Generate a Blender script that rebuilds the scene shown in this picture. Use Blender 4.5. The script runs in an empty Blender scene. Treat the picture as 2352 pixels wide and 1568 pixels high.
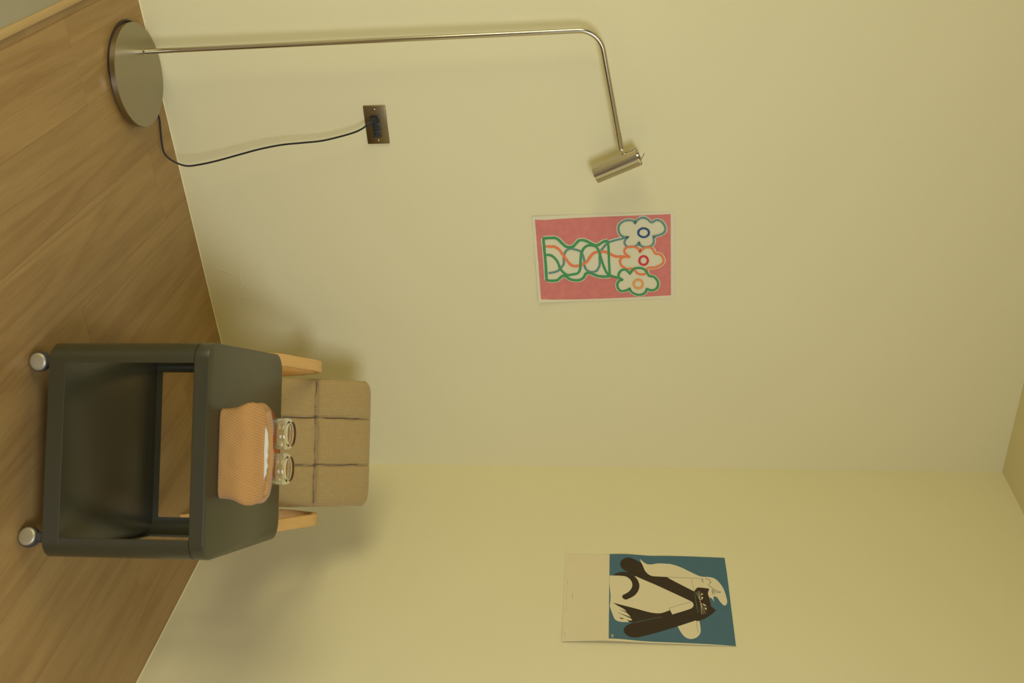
import bpy, bmesh, math, random
from mathutils import Vector, Matrix, noise
from mathutils.geometry import delaunay_2d_cdt

random.seed(7)
S = bpy.context.scene
COL = S.collection
PI = math.pi

# ------------------------------------------------------------------ camera (held on its side: the picture's right is up)
cam_d = bpy.data.cameras.new('camera')
cam = bpy.data.objects.new('camera', cam_d)
COL.objects.link(cam)
S.camera = cam
CAM_POS = Vector((-2.2883, -2.9227, 1.42))
PITCH, AZ, ROLL = 0.11302, 1.03010, -0.00087
R_ = Vector((math.sin(AZ), -math.cos(AZ), 0)); F_ = Vector((math.cos(AZ), math.sin(AZ), 0)); Z_ = Vector((0, 0, 1))
fw = F_ * math.cos(PITCH) - Z_ * math.sin(PITCH)
up = F_ * math.sin(PITCH) + Z_ * math.cos(PITCH)
r2 = R_ * math.cos(ROLL) + up * math.sin(ROLL)
u2 = up * math.cos(ROLL) - R_ * math.sin(ROLL)
m = Matrix.Identity(4)
for i in range(3):
    m[i][0], m[i][1], m[i][2], m[i][3] = u2[i], -r2[i], -fw[i], CAM_POS[i]
cam.matrix_world = m
cam_d.sensor_fit = 'HORIZONTAL'; cam_d.sensor_width = 36.0; cam_d.lens = 35.337
cam_d.clip_start = 0.05
cam_d.dof.use_dof = True; cam_d.dof.focus_distance = 3.25; cam_d.dof.aperture_fstop = 3.2

# ------------------------------------------------------------------ world, daylight through two windows, exposure
W = bpy.data.worlds.new('dusk'); S.world = W; W.use_nodes = True
W.node_tree.nodes['Background'].inputs[0].default_value = (1.0, 0.9, 0.6, 1)
W.node_tree.nodes['Background'].inputs[1].default_value = 0.15
def window_light(name, loc, rot, sx, sy, power, col):
    l = bpy.data.lights.new(name, 'AREA'); l.shape = 'RECTANGLE'; l.size = sx; l.size_y = sy
    l.energy = power; l.color = col
    o = bpy.data.objects.new(name, l); COL.objects.link(o); o.location = loc; o.rotation_euler = rot
    return o
# back window faces +y, side window faces +x
window_light('window_daylight_back', (-1.50, -3.66, 1.90), (math.radians(44), 0, math.radians(6)), 1.2, 0.8, 52, (0.91, 1.0, 1.20))
window_light('window_daylight_side', (-4.16, -1.25, 1.05), (math.radians(62), 0, -PI / 2), 1.7, 1.4, 43, (1.0, 0.92, 0.56))
S.view_settings.view_transform = 'Standard'
try: S.view_settings.look = 'None'
except Exception: pass
S.view_settings.gamma = 1.0
S.view_settings.use_curve_mapping = False
S.view_settings.exposure = 0.0

# outlines of the two prints,tenths of a millimetre from the bottom centre of each sheet
FLOWER_FILL=[[(-762,271),(-771,480),(-769,642),(-704,755),(-550,889),(-446,1025),(-456,1210),(-557,1305),(-670,1424),(-662,1585),(-589,1744),(-511,1881),(-497,1996),(-547,2088),(-614,2181),(-645,2330),(-645,2330),(-275,2350),(111,2358),(595,2377),(621,2400),(633,2213),(618,2026),(564,1886),(496,1723),(521,1606),(653,1532),(744,1413),(756,1224),(715,1083),(608,945),(594,851),(672,754),(751,657),(763,467),(748,313),(748,313),(483,312),(220,311),(-94,301),(-506,283),(-762,271)],[(-775,2970),(-777,2822),(-879,2709),(-1030,2664),(-1179,2687),(-1301,2801),(-1348,2959),(-1321,3116),(-1233,3189),(-1343,3251),(-1427,3408),(-1375,3566),(-1262,3702),(-1334,3835),(-1308,3970),(-1182,4084),(-1008,4132),(-885,4067),(-812,3910),(-777,3753),(-638,3777),(-487,3734),(-425,3621),(-415,3461),(-467,3370),(-581,3312),(-468,3233),(-420,3073),(-434,2936),(-549,2856),(-650,2868),(-775,2970)],[(-62,3028),(-166,2890),(-295,2844),(-396,2913),(-432,3096),(-379,3256),(-238,3348),(-351,3439),(-400,3598),(-348,3735),(-181,3829),(-154,3966),(-24,4071),(130,4085),(258,3973),(321,3813),(345,3594),(514,3561),(565,3423),(537,3284),(445,3202),(353,3121),(364,2959),(298,2820),(193,2728),(37,2717),(-77,2821)],[(756,2784),(663,2668),(532,2668),(415,2750),(390,2889),(535,3029),(366,3144),(329,3306),(370,3468),(514,3585),(606,3632),(660,3794),(779,3900),(938,3937),(1097,3870),(1149,3731),(1094,3567),(1227,3521),(1307,3382),(1292,3217),(1197,3076),(1077,3018),(1143,2912),(1168,2748),(1061,2642),(901,2620),(795,2679),(756,2784)],[(-632,2330),(-667,2594),(-738,2913),(-267,3005),(246,2866),(744,2819),(689,2586),(608,2376)]]
FLOWER_FIELD=[(-1414,30),(-1399,390),(-1430,918),(-1468,1920),(-1494,3049),(-1531,4285),(1346,4357),(1412,3053),(1462,1633),(1464,679),(1439,104),(-44,64)]
FLOWER_STROKES=[('halo',[(-762,271),(-771,480),(-769,642),(-704,755),(-550,889),(-446,1025),(-456,1210),(-557,1305),(-670,1424),(-662,1585),(-589,1744),(-511,1881),(-497,1996),(-547,2088),(-614,2181),(-645,2330)],152.2),('halo',[(621,2400),(633,2213),(618,2026),(564,1886),(496,1723),(521,1606),(653,1532),(744,1413),(756,1224),(715,1083),(608,945),(594,851),(672,754),(751,657),(763,467),(748,313)],152.2),('halo',[(-762,271),(-506,283),(-94,301),(220,311),(483,312),(748,313)],152.2),('halo',[(-775,2970),(-777,2822),(-879,2709),(-1030,2664),(-1179,2687),(-1301,2801),(-1348,2959),(-1321,3116),(-1233,3189),(-1343,3251),(-1427,3408),(-1375,3566),(-1262,3702),(-1334,3835),(-1308,3970),(-1182,4084),(-1008,4132),(-885,4067),(-812,3910),(-777,3753),(-638,3777),(-487,3734),(-425,3621),(-415,3461),(-467,3370),(-581,3312),(-468,3233),(-420,3073),(-434,2936),(-549,2856),(-650,2868),(-775,2970)],127.7),('halo',[(-62,3028),(-166,2890),(-295,2844),(-396,2913),(-432,3096),(-379,3256),(-238,3348),(-351,3439),(-400,3598),(-348,3735),(-181,3829),(-154,3966),(-24,4071),(130,4085),(258,3973),(321,3813),(345,3594),(514,3561),(565,3423),(537,3284),(445,3202),(353,3121),(364,2959),(298,2820),(193,2728),(37,2717),(-77,2821)],132.6),('halo',[(756,2784),(663,2668),(532,2668),(415,2750),(390,2889),(535,3029),(366,3144),(329,3306),(370,3468),(514,3585),(606,3632),(660,3794),(779,3900),(938,3937),(1097,3870),(1149,3731),(1094,3567),(1227,3521),(1307,3382),(1292,3217),(1197,3076),(1077,3018),(1143,2912),(1168,2748),(1061,2642),(901,2620),(795,2679),(756,2784)],132.6),('halo',[(-581,2341),(-643,2502),(-691,2685),(-739,2868),(-775,2970)],147.3),('teal',[(483,383),(459,549),(407,693),(303,790),(173,888),(-61,908),(-241,948),(-356,1045),(-380,1162),(-340,1300),(-287,1437),(-183,1505),(25,1558),(233,1565),(390,1632),(457,1747),(446,1911),(342,2006),(186,2055),(-73,2059),(-279,2096),(-431,2202),(-581,2341),(-643,2502),(-691,2685),(-739,2868),(-775,2970)],77.2),('orange',[(-480,306),(-465,468),(-451,630),(-346,766),(-138,899),(44,1009),(189,1122),(242,1238),(231,1378),(180,1520),(65,1662),(-90,1758),(-217,1876),(-254,2038),(-251,2246),(-185,2384),(-93,2544),(-79,2706),(-77,2867),(-62,3028)],92.6),('green',[(-171,304),(-169,456),(-77,593),(93,704),(303,767),(448,856),(555,994),(544,1182),(493,1348),(336,1422),(101,1440),(-183,1470),(-388,1555),(-476,1673),(-487,1811),(-434,1949),(-279,2039),(-21,2104),(291,2193),(528,2307),(635,2493),(690,2679),(756,2784)],82.3),('green',[(-762,271),(-506,283),(-94,301),(220,311),(483,312),(748,313)],92.6),('green',[(-645,2330),(-275,2350),(111,2358),(595,2377)],77.2),('green',[(-762,271),(-771,480),(-769,642),(-704,755),(-550,889),(-446,1025),(-456,1210),(-557,1305),(-670,1424),(-662,1585),(-589,1744),(-511,1881),(-497,1996),(-547,2088),(-614,2181),(-645,2330)],92.6),('green',[(621,2400),(633,2213),(618,2026),(564,1886),(496,1723),(521,1606),(653,1532),(744,1413),(756,1224),(715,1083),(608,945),(594,851),(672,754),(751,657),(763,467),(748,313)],92.6),('teal',[(-775,2970),(-777,2822),(-879,2709),(-1030,2664),(-1179,2687),(-1301,2801),(-1348,2959),(-1321,3116),(-1233,3189),(-1343,3251),(-1427,3408),(-1375,3566),(-1262,3702),(-1334,3835),(-1308,3970),(-1182,4084),(-1008,4132),(-885,4067),(-812,3910),(-777,3753),(-638,3777),(-487,3734),(-425,3621),(-415,3461),(-467,3370),(-581,3312),(-468,3233),(-420,3073),(-434,2936),(-549,2856),(-650,2868),(-775,2970)],72.0),('orange',[(-62,3028),(-166,2890),(-295,2844),(-396,2913),(-432,3096),(-379,3256),(-238,3348),(-351,3439),(-400,3598),(-348,3735),(-181,3829),(-154,3966),(-24,4071),(130,4085),(258,3973),(321,3813),(345,3594),(514,3561),(565,3423),(537,3284),(445,3202),(353,3121),(364,2959),(298,2820),(193,2728),(37,2717),(-77,2821)],77.2),('green',[(756,2784),(663,2668),(532,2668),(415,2750),(390,2889),(535,3029),(366,3144),(329,3306),(370,3468),(514,3585),(606,3632),(660,3794),(779,3900),(938,3937),(1097,3870),(1149,3731),(1094,3567),(1227,3521),(1307,3382),(1292,3217),(1197,3076),(1077,3018),(1143,2912),(1168,2748),(1061,2642),(901,2620),(795,2679),(756,2784)],82.3),('navy',[(-909,3620),(-843,3604),(-790,3558),(-761,3491),(-762,3417),(-793,3349),(-847,3302),(-913,3285),(-979,3301),(-1031,3348),(-1060,3414),(-1059,3489),(-1028,3556),(-975,3603),(-909,3620)],66.9),('red',[(68,3594),(135,3581),(188,3545),(218,3492),(217,3432),(187,3378),(132,3341),(65,3327),(-2,3340),(-55,3377),(-84,3430),(-84,3489),(-53,3543),(1,3580),(68,3594)],72.0),('amber',[(913,3442),(982,3428),(1037,3387),(1067,3327),(1067,3260),(1035,3200),(980,3158),(910,3143),(842,3158),(787,3199),(757,3259),(757,3325),(788,3385),(844,3427),(913,3442)],77.2)]
FLOWER_TEXT=[([(-530,12),(-507,12)],5.1),([(-487,12),(-464,13)],5.1),([(-444,13),(-421,13)],5.1),([(-401,13),(-378,13)],5.1),([(-358,14),(-334,14)],5.1),([(-315,14),(-291,14)],5.1),([(-272,15),(-248,15)],5.1),([(-228,15),(-205,15)],5.1),([(-185,16),(-161,16)],5.1),([(-142,16),(-118,16)],5.1),([(-98,16),(-74,17)],5.1),([(-55,17),(-31,17)],5.1),([(-11,17),(13,18)],5.1),([(33,18),(57,18)],5.1),([(76,18),(100,19)],5.1),([(120,19),(144,19)],5.1),([(1054,55),(1078,55)],5.1),([(1094,56),(1119,57)],5.1),([(1135,57),(1159,58)],5.1),([(1175,59),(1200,59)],5.1),([(1216,60),(1240,61)],5.1),([(1256,61),(1281,62)],5.1)]
CAT_FIELD=[(-1886,1460),(-1894,1712),(-1892,2021),(-1868,2513),(-1855,2722),(-1874,3421),(-1865,4253),(-1841,5137),(-1082,5153),(38,5156),(1839,5160),(1812,4535),(1809,3408),(1810,2461),(1779,1826),(1779,1486)]
CAT_CREAM=[[(-916,1474),(-904,2321),(-711,2836),(-457,3635),(81,4033),(297,4047),(445,3921),(695,3402),(826,3190),(858,2409),(980,2200),(1009,2135),(1052,2086),(1062,1966),(1059,1845),(1035,1745),(970,1666),(879,1625),(664,1562),(421,1498),(310,1477),(124,1477),(-377,1475),(-719,1473)],[(-1701,2435),(-1589,2518),(-1507,2602),(-1457,2697),(-1461,2813),(-1505,2973),(-1515,3132),(-1502,3343),(-1497,3407),(-1428,3593),(-1336,3768),(-1194,3970),(-1060,4170),(-977,4320),(-962,4402),(-951,4628),(-911,4728),(-820,4824),(-664,4914),(-494,4982),(-325,5019),(-143,5044),(37,5059),(103,5053),(172,5038),(237,4992),(239,4942),(165,4888),(58,4828),(-50,4786),(-104,4739),(-130,4686),(-101,4659),(-17,4653),(121,4672),(-36,4604),(-66,4566),(-67,4515),(-74,4279),(154,4002),(-485,3368),(-700,3039),(-861,2758),(-1050,2625),(-1223,2545),(-1481,2485)],[(1153,3513),(1365,3591),(1491,3653),(1584,3726),(1626,3792),(1642,3868),(1621,3965),(1564,4055),(1471,4129),(1366,4174),(1249,4186),(1119,4184),(889,4172),(893,3908),(954,3708)]]
CAT_DARK=[[(1067,2242),(1132,2114),(1195,2024),(1276,1965),(1369,1925),(1448,1926),(1549,1965),(1624,2033),(1671,2121),(1686,2238),(1662,2355),(1611,2483),(1461,2846),(1254,3303),(1160,3512),(886,4076),(926,4088),(896,4174),(852,4265),(767,4389),(655,4515),(543,4621),(446,4693),(367,4624),(301,4565),(219,4555),(-29,4528),(-82,4526),(-242,4502),(-450,4557),(-488,4249),(-472,4187),(-406,4137),(-319,4096),(-318,4076),(-811,3381),(-910,3270),(-931,2822),(-979,2729),(-1051,2657),(-1182,2586),(-1481,2496),(-1511,2475),(-1606,2348),(-1679,2231),(-1729,2114),(-1725,2007),(-1660,1900),(-1550,1825),(-1442,1804),(-1321,1826),(-1203,1901),(-1081,2048),(-940,2247),(-780,2517),(-534,2948),(-197,3491),(-1,3805),(97,3952),(151,4009),(253,4043),(350,4008),(428,3924),(680,3379),(500,3316),(558,3219),(632,3067),(650,2966),(642,2817),(596,2618),(510,2368),(412,2066),(351,1863),(262,1598),(384,1742),(468,1864),(547,1955),(647,2020),(661,2005),(766,2085),(858,2145),(898,2134),(977,2179),(993,2104),(950,2005),(1002,2054),(1055,2086)],[(-923,1570),(-1016,1690),(-1065,1806),(-1084,1922),(-1066,2048),(-1003,2164),(-903,2258),(-774,2340),(-629,2391),(-500,2408),(-341,2387),(-181,2324),(-51,2231),(46,2108),(106,2005),(94,1934),(19,1877),(-66,1887),(-125,1964),(-214,2067),(-346,2150),(-477,2187),(-593,2183),(-722,2142),(-823,2069),(-886,1985),(-905,1901),(-920,1691)]]
CAT_WEDGES=[[(527,1773),(636,2020),(667,2010)],[(646,1703),(857,2150),(901,2139)],[(870,1775),(902,1865),(922,1935),(946,1875),(924,1830)]]
CAT_EYES=[[(-256,4316),(-180,4357),(-186,4311),(-157,4287),(-112,4284),(-76,4304),(-82,4350),(-4,4320),(61,4255),(-17,4291),(-142,4278),(-213,4293)],[(177,4283),(226,4375),(313,4419),(305,4400),(270,4367),(310,4345),(241,4334)],[(340,4338),(379,4390),(354,4424),(460,4411),(418,4372)]]
CAT_NOSE=[[(115,4220),(65,4245),(120,4264),(176,4253)],[(-811,4397),(-808,4418),(-783,4414),(-782,4399)]]
CAT_LINES_DARK=[([(-910,3072),(-904,3384),(-891,3881),(-887,4361)],7.0),([(-849,4036),(-603,4056),(-290,4087)],6.0),([(-877,4391),(-817,4357),(-759,4363),(-717,4399)],16.0),([(-879,4459),(-860,4529),(-811,4588),(-725,4625),(-665,4567)],15.0),([(-635,4529),(-537,4599),(-441,4694),(-366,4790),(-307,4906)],14.0),([(-390,4675),(-328,4726),(-295,4784),(-294,4875)],14.0),([(-388,4624),(-311,4644),(-213,4655)],16.0),([(-432,4647),(-341,4676),(-222,4708)],14.0),([(-187,4715),(-63,4777)],6.0),([(419,3299),(344,3468),(261,3642),(139,3954)],6.0),([(419,3294),(507,3319)],10.0),([(926,4084),(1149,4090),(1363,4108)],7.0)]
CAT_LINES_BLUE=[([(1070,2243),(1029,2362),(992,2462),(924,2661),(849,2862),(801,3062)],9.0),([(-262,4093),(-38,4110),(153,4119),(575,4154)],10.0)]
CAT_LINES_CREAM=[([(-278,4140),(55,4244)],9.0),([(-330,4199),(55,4244)],9.0),([(-332,4250),(54,4248)],9.0),([(176,4253),(639,4254)],10.0),([(175,4260),(630,4309)],9.0),([(182,4266),(610,4374)],9.0),([(1619,1539),(1630,1578),(1603,1612)],14.0),([(1657,1559),(1674,1598),(1660,1634)],14.0),([(1610,1607),(1694,1589),(1740,1560)],12.0),([(1694,1579),(1744,1612)],12.0)]
CAT_TEXT=[([(-651,158),(-622,158)],9.0),([(-612,158),(-584,159)],9.0),([(-574,159),(-546,159)],9.0),([(-536,159),(-508,160)],9.0),([(-498,160),(-470,160)],9.0),([(-100,341),(-75,341)],14.0),([(-65,341),(-41,342)],14.0),([(-31,342),(-6,342)],14.0),([(4,342),(28,342)],14.0),([(38,342),(62,343)],14.0),([(73,343),(97,343)],14.0),([(107,343),(131,343)],14.0),([(-359,160),(-329,160)],5.0),([(-316,160),(-285,160)],5.0),([(-273,160),(-242,160)],5.0),([(-230,160),(-199,160)],5.0),([(-187,160),(-157,160)],5.0),([(-144,160),(-114,160)],5.0),([(-101,160),(-71,160)],5.0),([(-58,160),(-29,160)],5.0),([(-16,160),(14,160)],5.0),([(26,160),(56,160)],5.0),([(69,159),(98,159)],5.0),([(111,159),(140,159)],5.0),([(153,159),(183,159)],5.0),([(195,159),(225,159)],5.0),([(237,159),(266,159)],5.0),([(279,159),(308,159)],5.0),([(461,164),(485,164)],6.0),([(496,164),(520,164)],6.0),([(530,163),(554,163)],6.0),([(565,163),(589,163)],6.0),([(599,163),(623,162)],6.0),([(634,162),(658,162)],6.0),([(668,162),(692,161)],6.0),([(1508,178),(1533,178)],8.0),([(1541,178),(1566,179)],8.0),([(1575,179),(1600,179)],8.0),([(1608,179),(1633,179)],8.0),([(1641,179),(1666,180)],8.0),([(1675,180),(1699,180)],8.0),([(1708,180),(1733,181)],8.0),([(1741,181),(1766,181)],8.0),([(-1771,143),(-1743,144)],4.0),([(-1725,145),(-1697,145)],4.0),([(-1678,146),(-1650,147)],4.0),([(-1632,147),(-1604,148)],4.0),([(-1585,149),(-1557,149)],4.0),([(-1539,150),(-1511,151)],4.0),([(-1493,151),(-1465,152)],4.0),([(-1447,152),(-1419,153)],4.0)]
FLOWER_SHEET=[(-1533,-62),(-1608,4411),(1462,4498),(1553,11)]
CAT_SHEET=[(-1859,26),(-1857,5150),(1842,5166),(1886,107)]
CREASES=[[(-0.8373, 0.0341), (-0.8195, 0.0575), (-0.8045, 0.0871), (-0.7926, 0.101)], [(-0.8072, 0.1177), (-0.7806, 0.1205), (-0.7597, 0.1272), (-0.7416, 0.14)], [(-0.7148, 0.1042), (-0.7071, 0.1303), (-0.7008, 0.1594)]]

# ------------------------------------------------------------------ helpers
def tag(o, label=None, cat=None, group=None, kind=None):
    if label: o['label'] = label
    if cat: o['category'] = cat
    if group: o['group'] = group
    if kind: o['kind'] = kind
    return o

def empty(name, loc, rz=0):
    o = bpy.data.objects.new(name, None); COL.objects.link(o)
    o.location = loc; o.rotation_euler = (0, 0, rz); o.empty_display_size = 0.05
    return o

def link(name, me, mat, parent=None, loc=None):
    o = bpy.data.objects.new(name, me); COL.objects.link(o)
    if mat and not me.materials: me.materials.append(mat)
    if parent: o.parent = parent
    if loc: o.location = loc
    return o

def mesh(name, verts, faces, mat, parent=None, smooth=False, loc=None, fix=True, auto=None):
    me = bpy.data.meshes.new(name)
    me.from_pydata([tuple(v) for v in verts], [], faces)
    if fix:
        bm = bmesh.new(); bm.from_mesh(me); bmesh.ops.recalc_face_normals(bm, faces=bm.faces); bm.to_mesh(me); bm.free()
    if smooth:
        for p in me.polygons: p.use_smooth = True
        if auto is not None: me.set_sharp_from_angle(angle=math.radians(auto))
    return link(name, me, mat, parent, loc)

def box(x0, x1, y0, y1, z0, z1):
    v = [(x, y, z) for z in (z0, z1) for y in (y0, y1) for x in (x0, x1)]
    f = [(0, 2, 3, 1), (4, 5, 7, 6), (0, 1, 5, 4), (2, 6, 7, 3), (0, 4, 6, 2), (1, 3, 7, 5)]
    return v, f

def join(*parts):
    V, F = [], []
    for v, f in parts:
        n = len(V); V += list(v); F += [tuple(i + n for i in q) for q in f]
    return V, F

def bevel_box(name, x0, x1, y0, y1, z0, z1, b, mat, parent=None, seg=2, loc=None):
    v, f = box(x0, x1, y0, y1, z0, z1)
    me = bpy.data.meshes.new(name); me.from_pydata(v, [], f)
    bm = bmesh.new(); bm.from_mesh(me)
    bmesh.ops.bevel(bm, geom=list(bm.edges), offset=b, segments=seg, profile=0.5, affect='EDGES')
    bm.to_mesh(me); bm.free()
    for p in me.polygons: p.use_smooth = True
    me.set_sharp_from_angle(angle=math.radians(40))
    return link(name, me, mat, parent, loc)

def lathe(profile, n=48, axis_z=True, ripple=None):
    V, F = [], []
    k = len(profile)
    for i in range(n):
        a = 2 * PI * i / n
        for (r, z) in profile:
            rr = r if ripple is None else ripple(r, z, a)
            V.append((rr * math.cos(a), rr * math.sin(a), z))
    for i in range(n):
        j = (i + 1) % n
        for q in range(k - 1):
            F.append((i * k + q, j * k + q, j * k + q + 1, i * k + q + 1))
    return V, F

def clean(me, d=1e-6):
    bm = bmesh.new(); bm.from_mesh(me); bmesh.ops.remove_doubles(bm, verts=bm.verts, dist=d)
    bmesh.ops.dissolve_degenerate(bm, edges=bm.edges, dist=1e-7)
    bmesh.ops.recalc_face_normals(bm, faces=bm.faces); bm.to_mesh(me); bm.free()

def lathe_obj(name, profile, mat, parent=None, n=48, loc=None, rot=None, ripple=None, auto=35):
    v, f = lathe(profile, n, ripple=ripple)
    o = mesh(name, v, f, mat, parent, smooth=True, loc=loc)
    clean(o.data)
    for p in o.data.polygons: p.use_smooth = True
    o.data.set_sharp_from_angle(angle=math.radians(auto))
    if rot is not None: o.rotation_euler = rot
    return o

def catmull(pts, per=8, closed=False, corner=None):
    """smooth curve through points; a vertex that turns by more than `corner` degrees stays sharp"""
    P = [Vector(p) for p in pts]; n = len(P)
    def is_corner(i):
        if corner is None: return False
        a = P[i] - P[(i - 1) % n]; b = P[(i + 1) % n] - P[i]
        if a.length < 1e-9 or b.length < 1e-9: return True
        return a.angle(b) > math.radians(corner)
    out = []
    segs = n if closed else n - 1
    for i in range(segs):
        p1, p2 = P[i], P[(i + 1) % n]
        c1 = is_corner(i) if (closed or 0 < i) else True
        c2 = is_corner((i + 1) % n) if (closed or i + 1 < n - 1) else True
        p0 = P[(i - 1) % n] if not c1 else p1 * 2 - p2
        p3 = P[(i + 2) % n] if not c2 else p2 * 2 - p1
        L = (p2 - p1).length
        m1 = (p2 - p0); m2 = (p3 - p1)
        if m1.length > 1e-9: m1 = m1.normalized() * L
        if m2.length > 1e-9: m2 = m2.normalized() * L
        for q in range(per):
            t = q / per; t2, t3 = t * t, t * t * t
            out.append(p1 * (2 * t3 - 3 * t2 + 1) + m1 * (t3 - 2 * t2 + t) + p2 * (-2 * t3 + 3 * t2) + m2 * (t3 - t2))
    if not closed: out.append(P[-1])
    return out

def sweep(path, section, closed_ends=True, upv=None):
    """section(i, t) gives 2-D points (a, b) along the frame's side and normal; parallel-transport frame, or side fixed by upv"""
    V, F = [], []; n = len(path); prev = None
    for i, p in enumerate(path):
        t = (path[min(i + 1, n - 1)] - path[max(i - 1, 0)]).normalized()
        if upv is not None:
            side = Vector(upv) - t * t.dot(Vector(upv)); side.normalize()
        elif prev is None:
            h = Vector((0, 0, 1)) if abs(t.z) < 0.9 else Vector((1, 0, 0)); side = h.cross(t).normalized()
        else:
            side = prev - t * t.dot(prev); side.normalize()
        prev = side; nrm = t.cross(side)
        sec = section(i, i / (n - 1)); k = len(sec)
        for a, b in sec: V.append(p + side * a + nrm * b)
    for i in range(n - 1):
        for q in range(k):
            F.append((i * k + q, i * k + (q + 1) % k, (i + 1) * k + (q + 1) % k, (i + 1) * k + q))
    if closed_ends:
        F.append(tuple(range(k - 1, -1, -1))); F.append(tuple((n - 1) * k + q for q in range(k)))
    return V, F

def circle(r, n=12): return [(r * math.cos(2 * PI * i / n), r * math.sin(2 * PI * i / n)) for i in range(n)]

def rrect(w, h, r, n=4):
    o = []
    for cx, cy, a0 in ((w - r, h - r, 0), (-w + r, h - r, PI / 2), (-w + r, -h + r, PI), (w - r, -h + r, 1.5 * PI)):
        for i in range(n + 1):
            a = a0 + PI / 2 * i / n; o.append((cx + r * math.cos(a), cy + r * math.sin(a)))
    return o

def tube(name, path, r, mat, parent=None, n=12, auto=50):
    v, f = sweep([Vector(p) for p in path], lambda i, t: circle(r, n))
    return mesh(name, v, f, mat, parent, smooth=True, auto=auto)

# ------------------------------------------------------------------ materials
def newmat(name):
    mt = bpy.data.materials.new(name); mt.use_nodes = True
    nt = mt.node_tree; b = nt.nodes['Principled BSDF']
    return mt, nt, b

def N(nt, kind, **kw):
    n = nt.nodes.new(kind)
    for k, v in kw.items():
        if k in n.inputs: n.inputs[k].default_value = v
        else: setattr(n, k, v)
    return n

def simple(name, col, rough=0.6, metal=0.0, noise_scale=None, noise_amt=0.06, bump=0.0, bump_scale=None, spec=0.5, coat=0.0, coords='Object', sheen=0.0):
    mt, nt, b = newmat(name)
    b.inputs['Base Color'].default_value = (*col, 1)
    b.inputs['Roughness'].default_value = rough; b.inputs['Metallic'].default_value = metal
    b.inputs['Specular IOR Level'].default_value = spec
    b.inputs['Coat Weight'].default_value = coat
    b.inputs['Sheen Weight'].default_value = sheen
    tc = N(nt, 'ShaderNodeTexCoord')
    if noise_scale:
        nz = N(nt, 'ShaderNodeTexNoise', Scale=noise_scale, Detail=4.0)
        nt.links.new(tc.outputs[coords], nz.inputs['Vector'])
        mx = N(nt, 'ShaderNodeMix', data_type='RGBA')
        mx.inputs['A'].default_value = tuple(c * (1 - noise_amt) for c in col) + (1,)
        mx.inputs['B'].default_value = tuple(min(1, c * (1 + noise_amt)) for c in col) + (1,)
        nt.links.new(nz.outputs['Fac'], mx.inputs['Factor']); nt.links.new(mx.outputs['Result'], b.inputs['Base Color'])
    if bump:
        nz2 = N(nt, 'ShaderNodeTexNoise', Scale=bump_scale or 200.0, Detail=3.0)
        nt.links.new(tc.outputs[coords], nz2.inputs['Vector'])
        bp = N(nt, 'ShaderNodeBump', Strength=bump, Distance=0.002)
        nt.links.new(nz2.outputs['Fac'], bp.inputs['Height']); nt.links.new(bp.outputs['Normal'], b.inputs['Normal'])
    return mt

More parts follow.
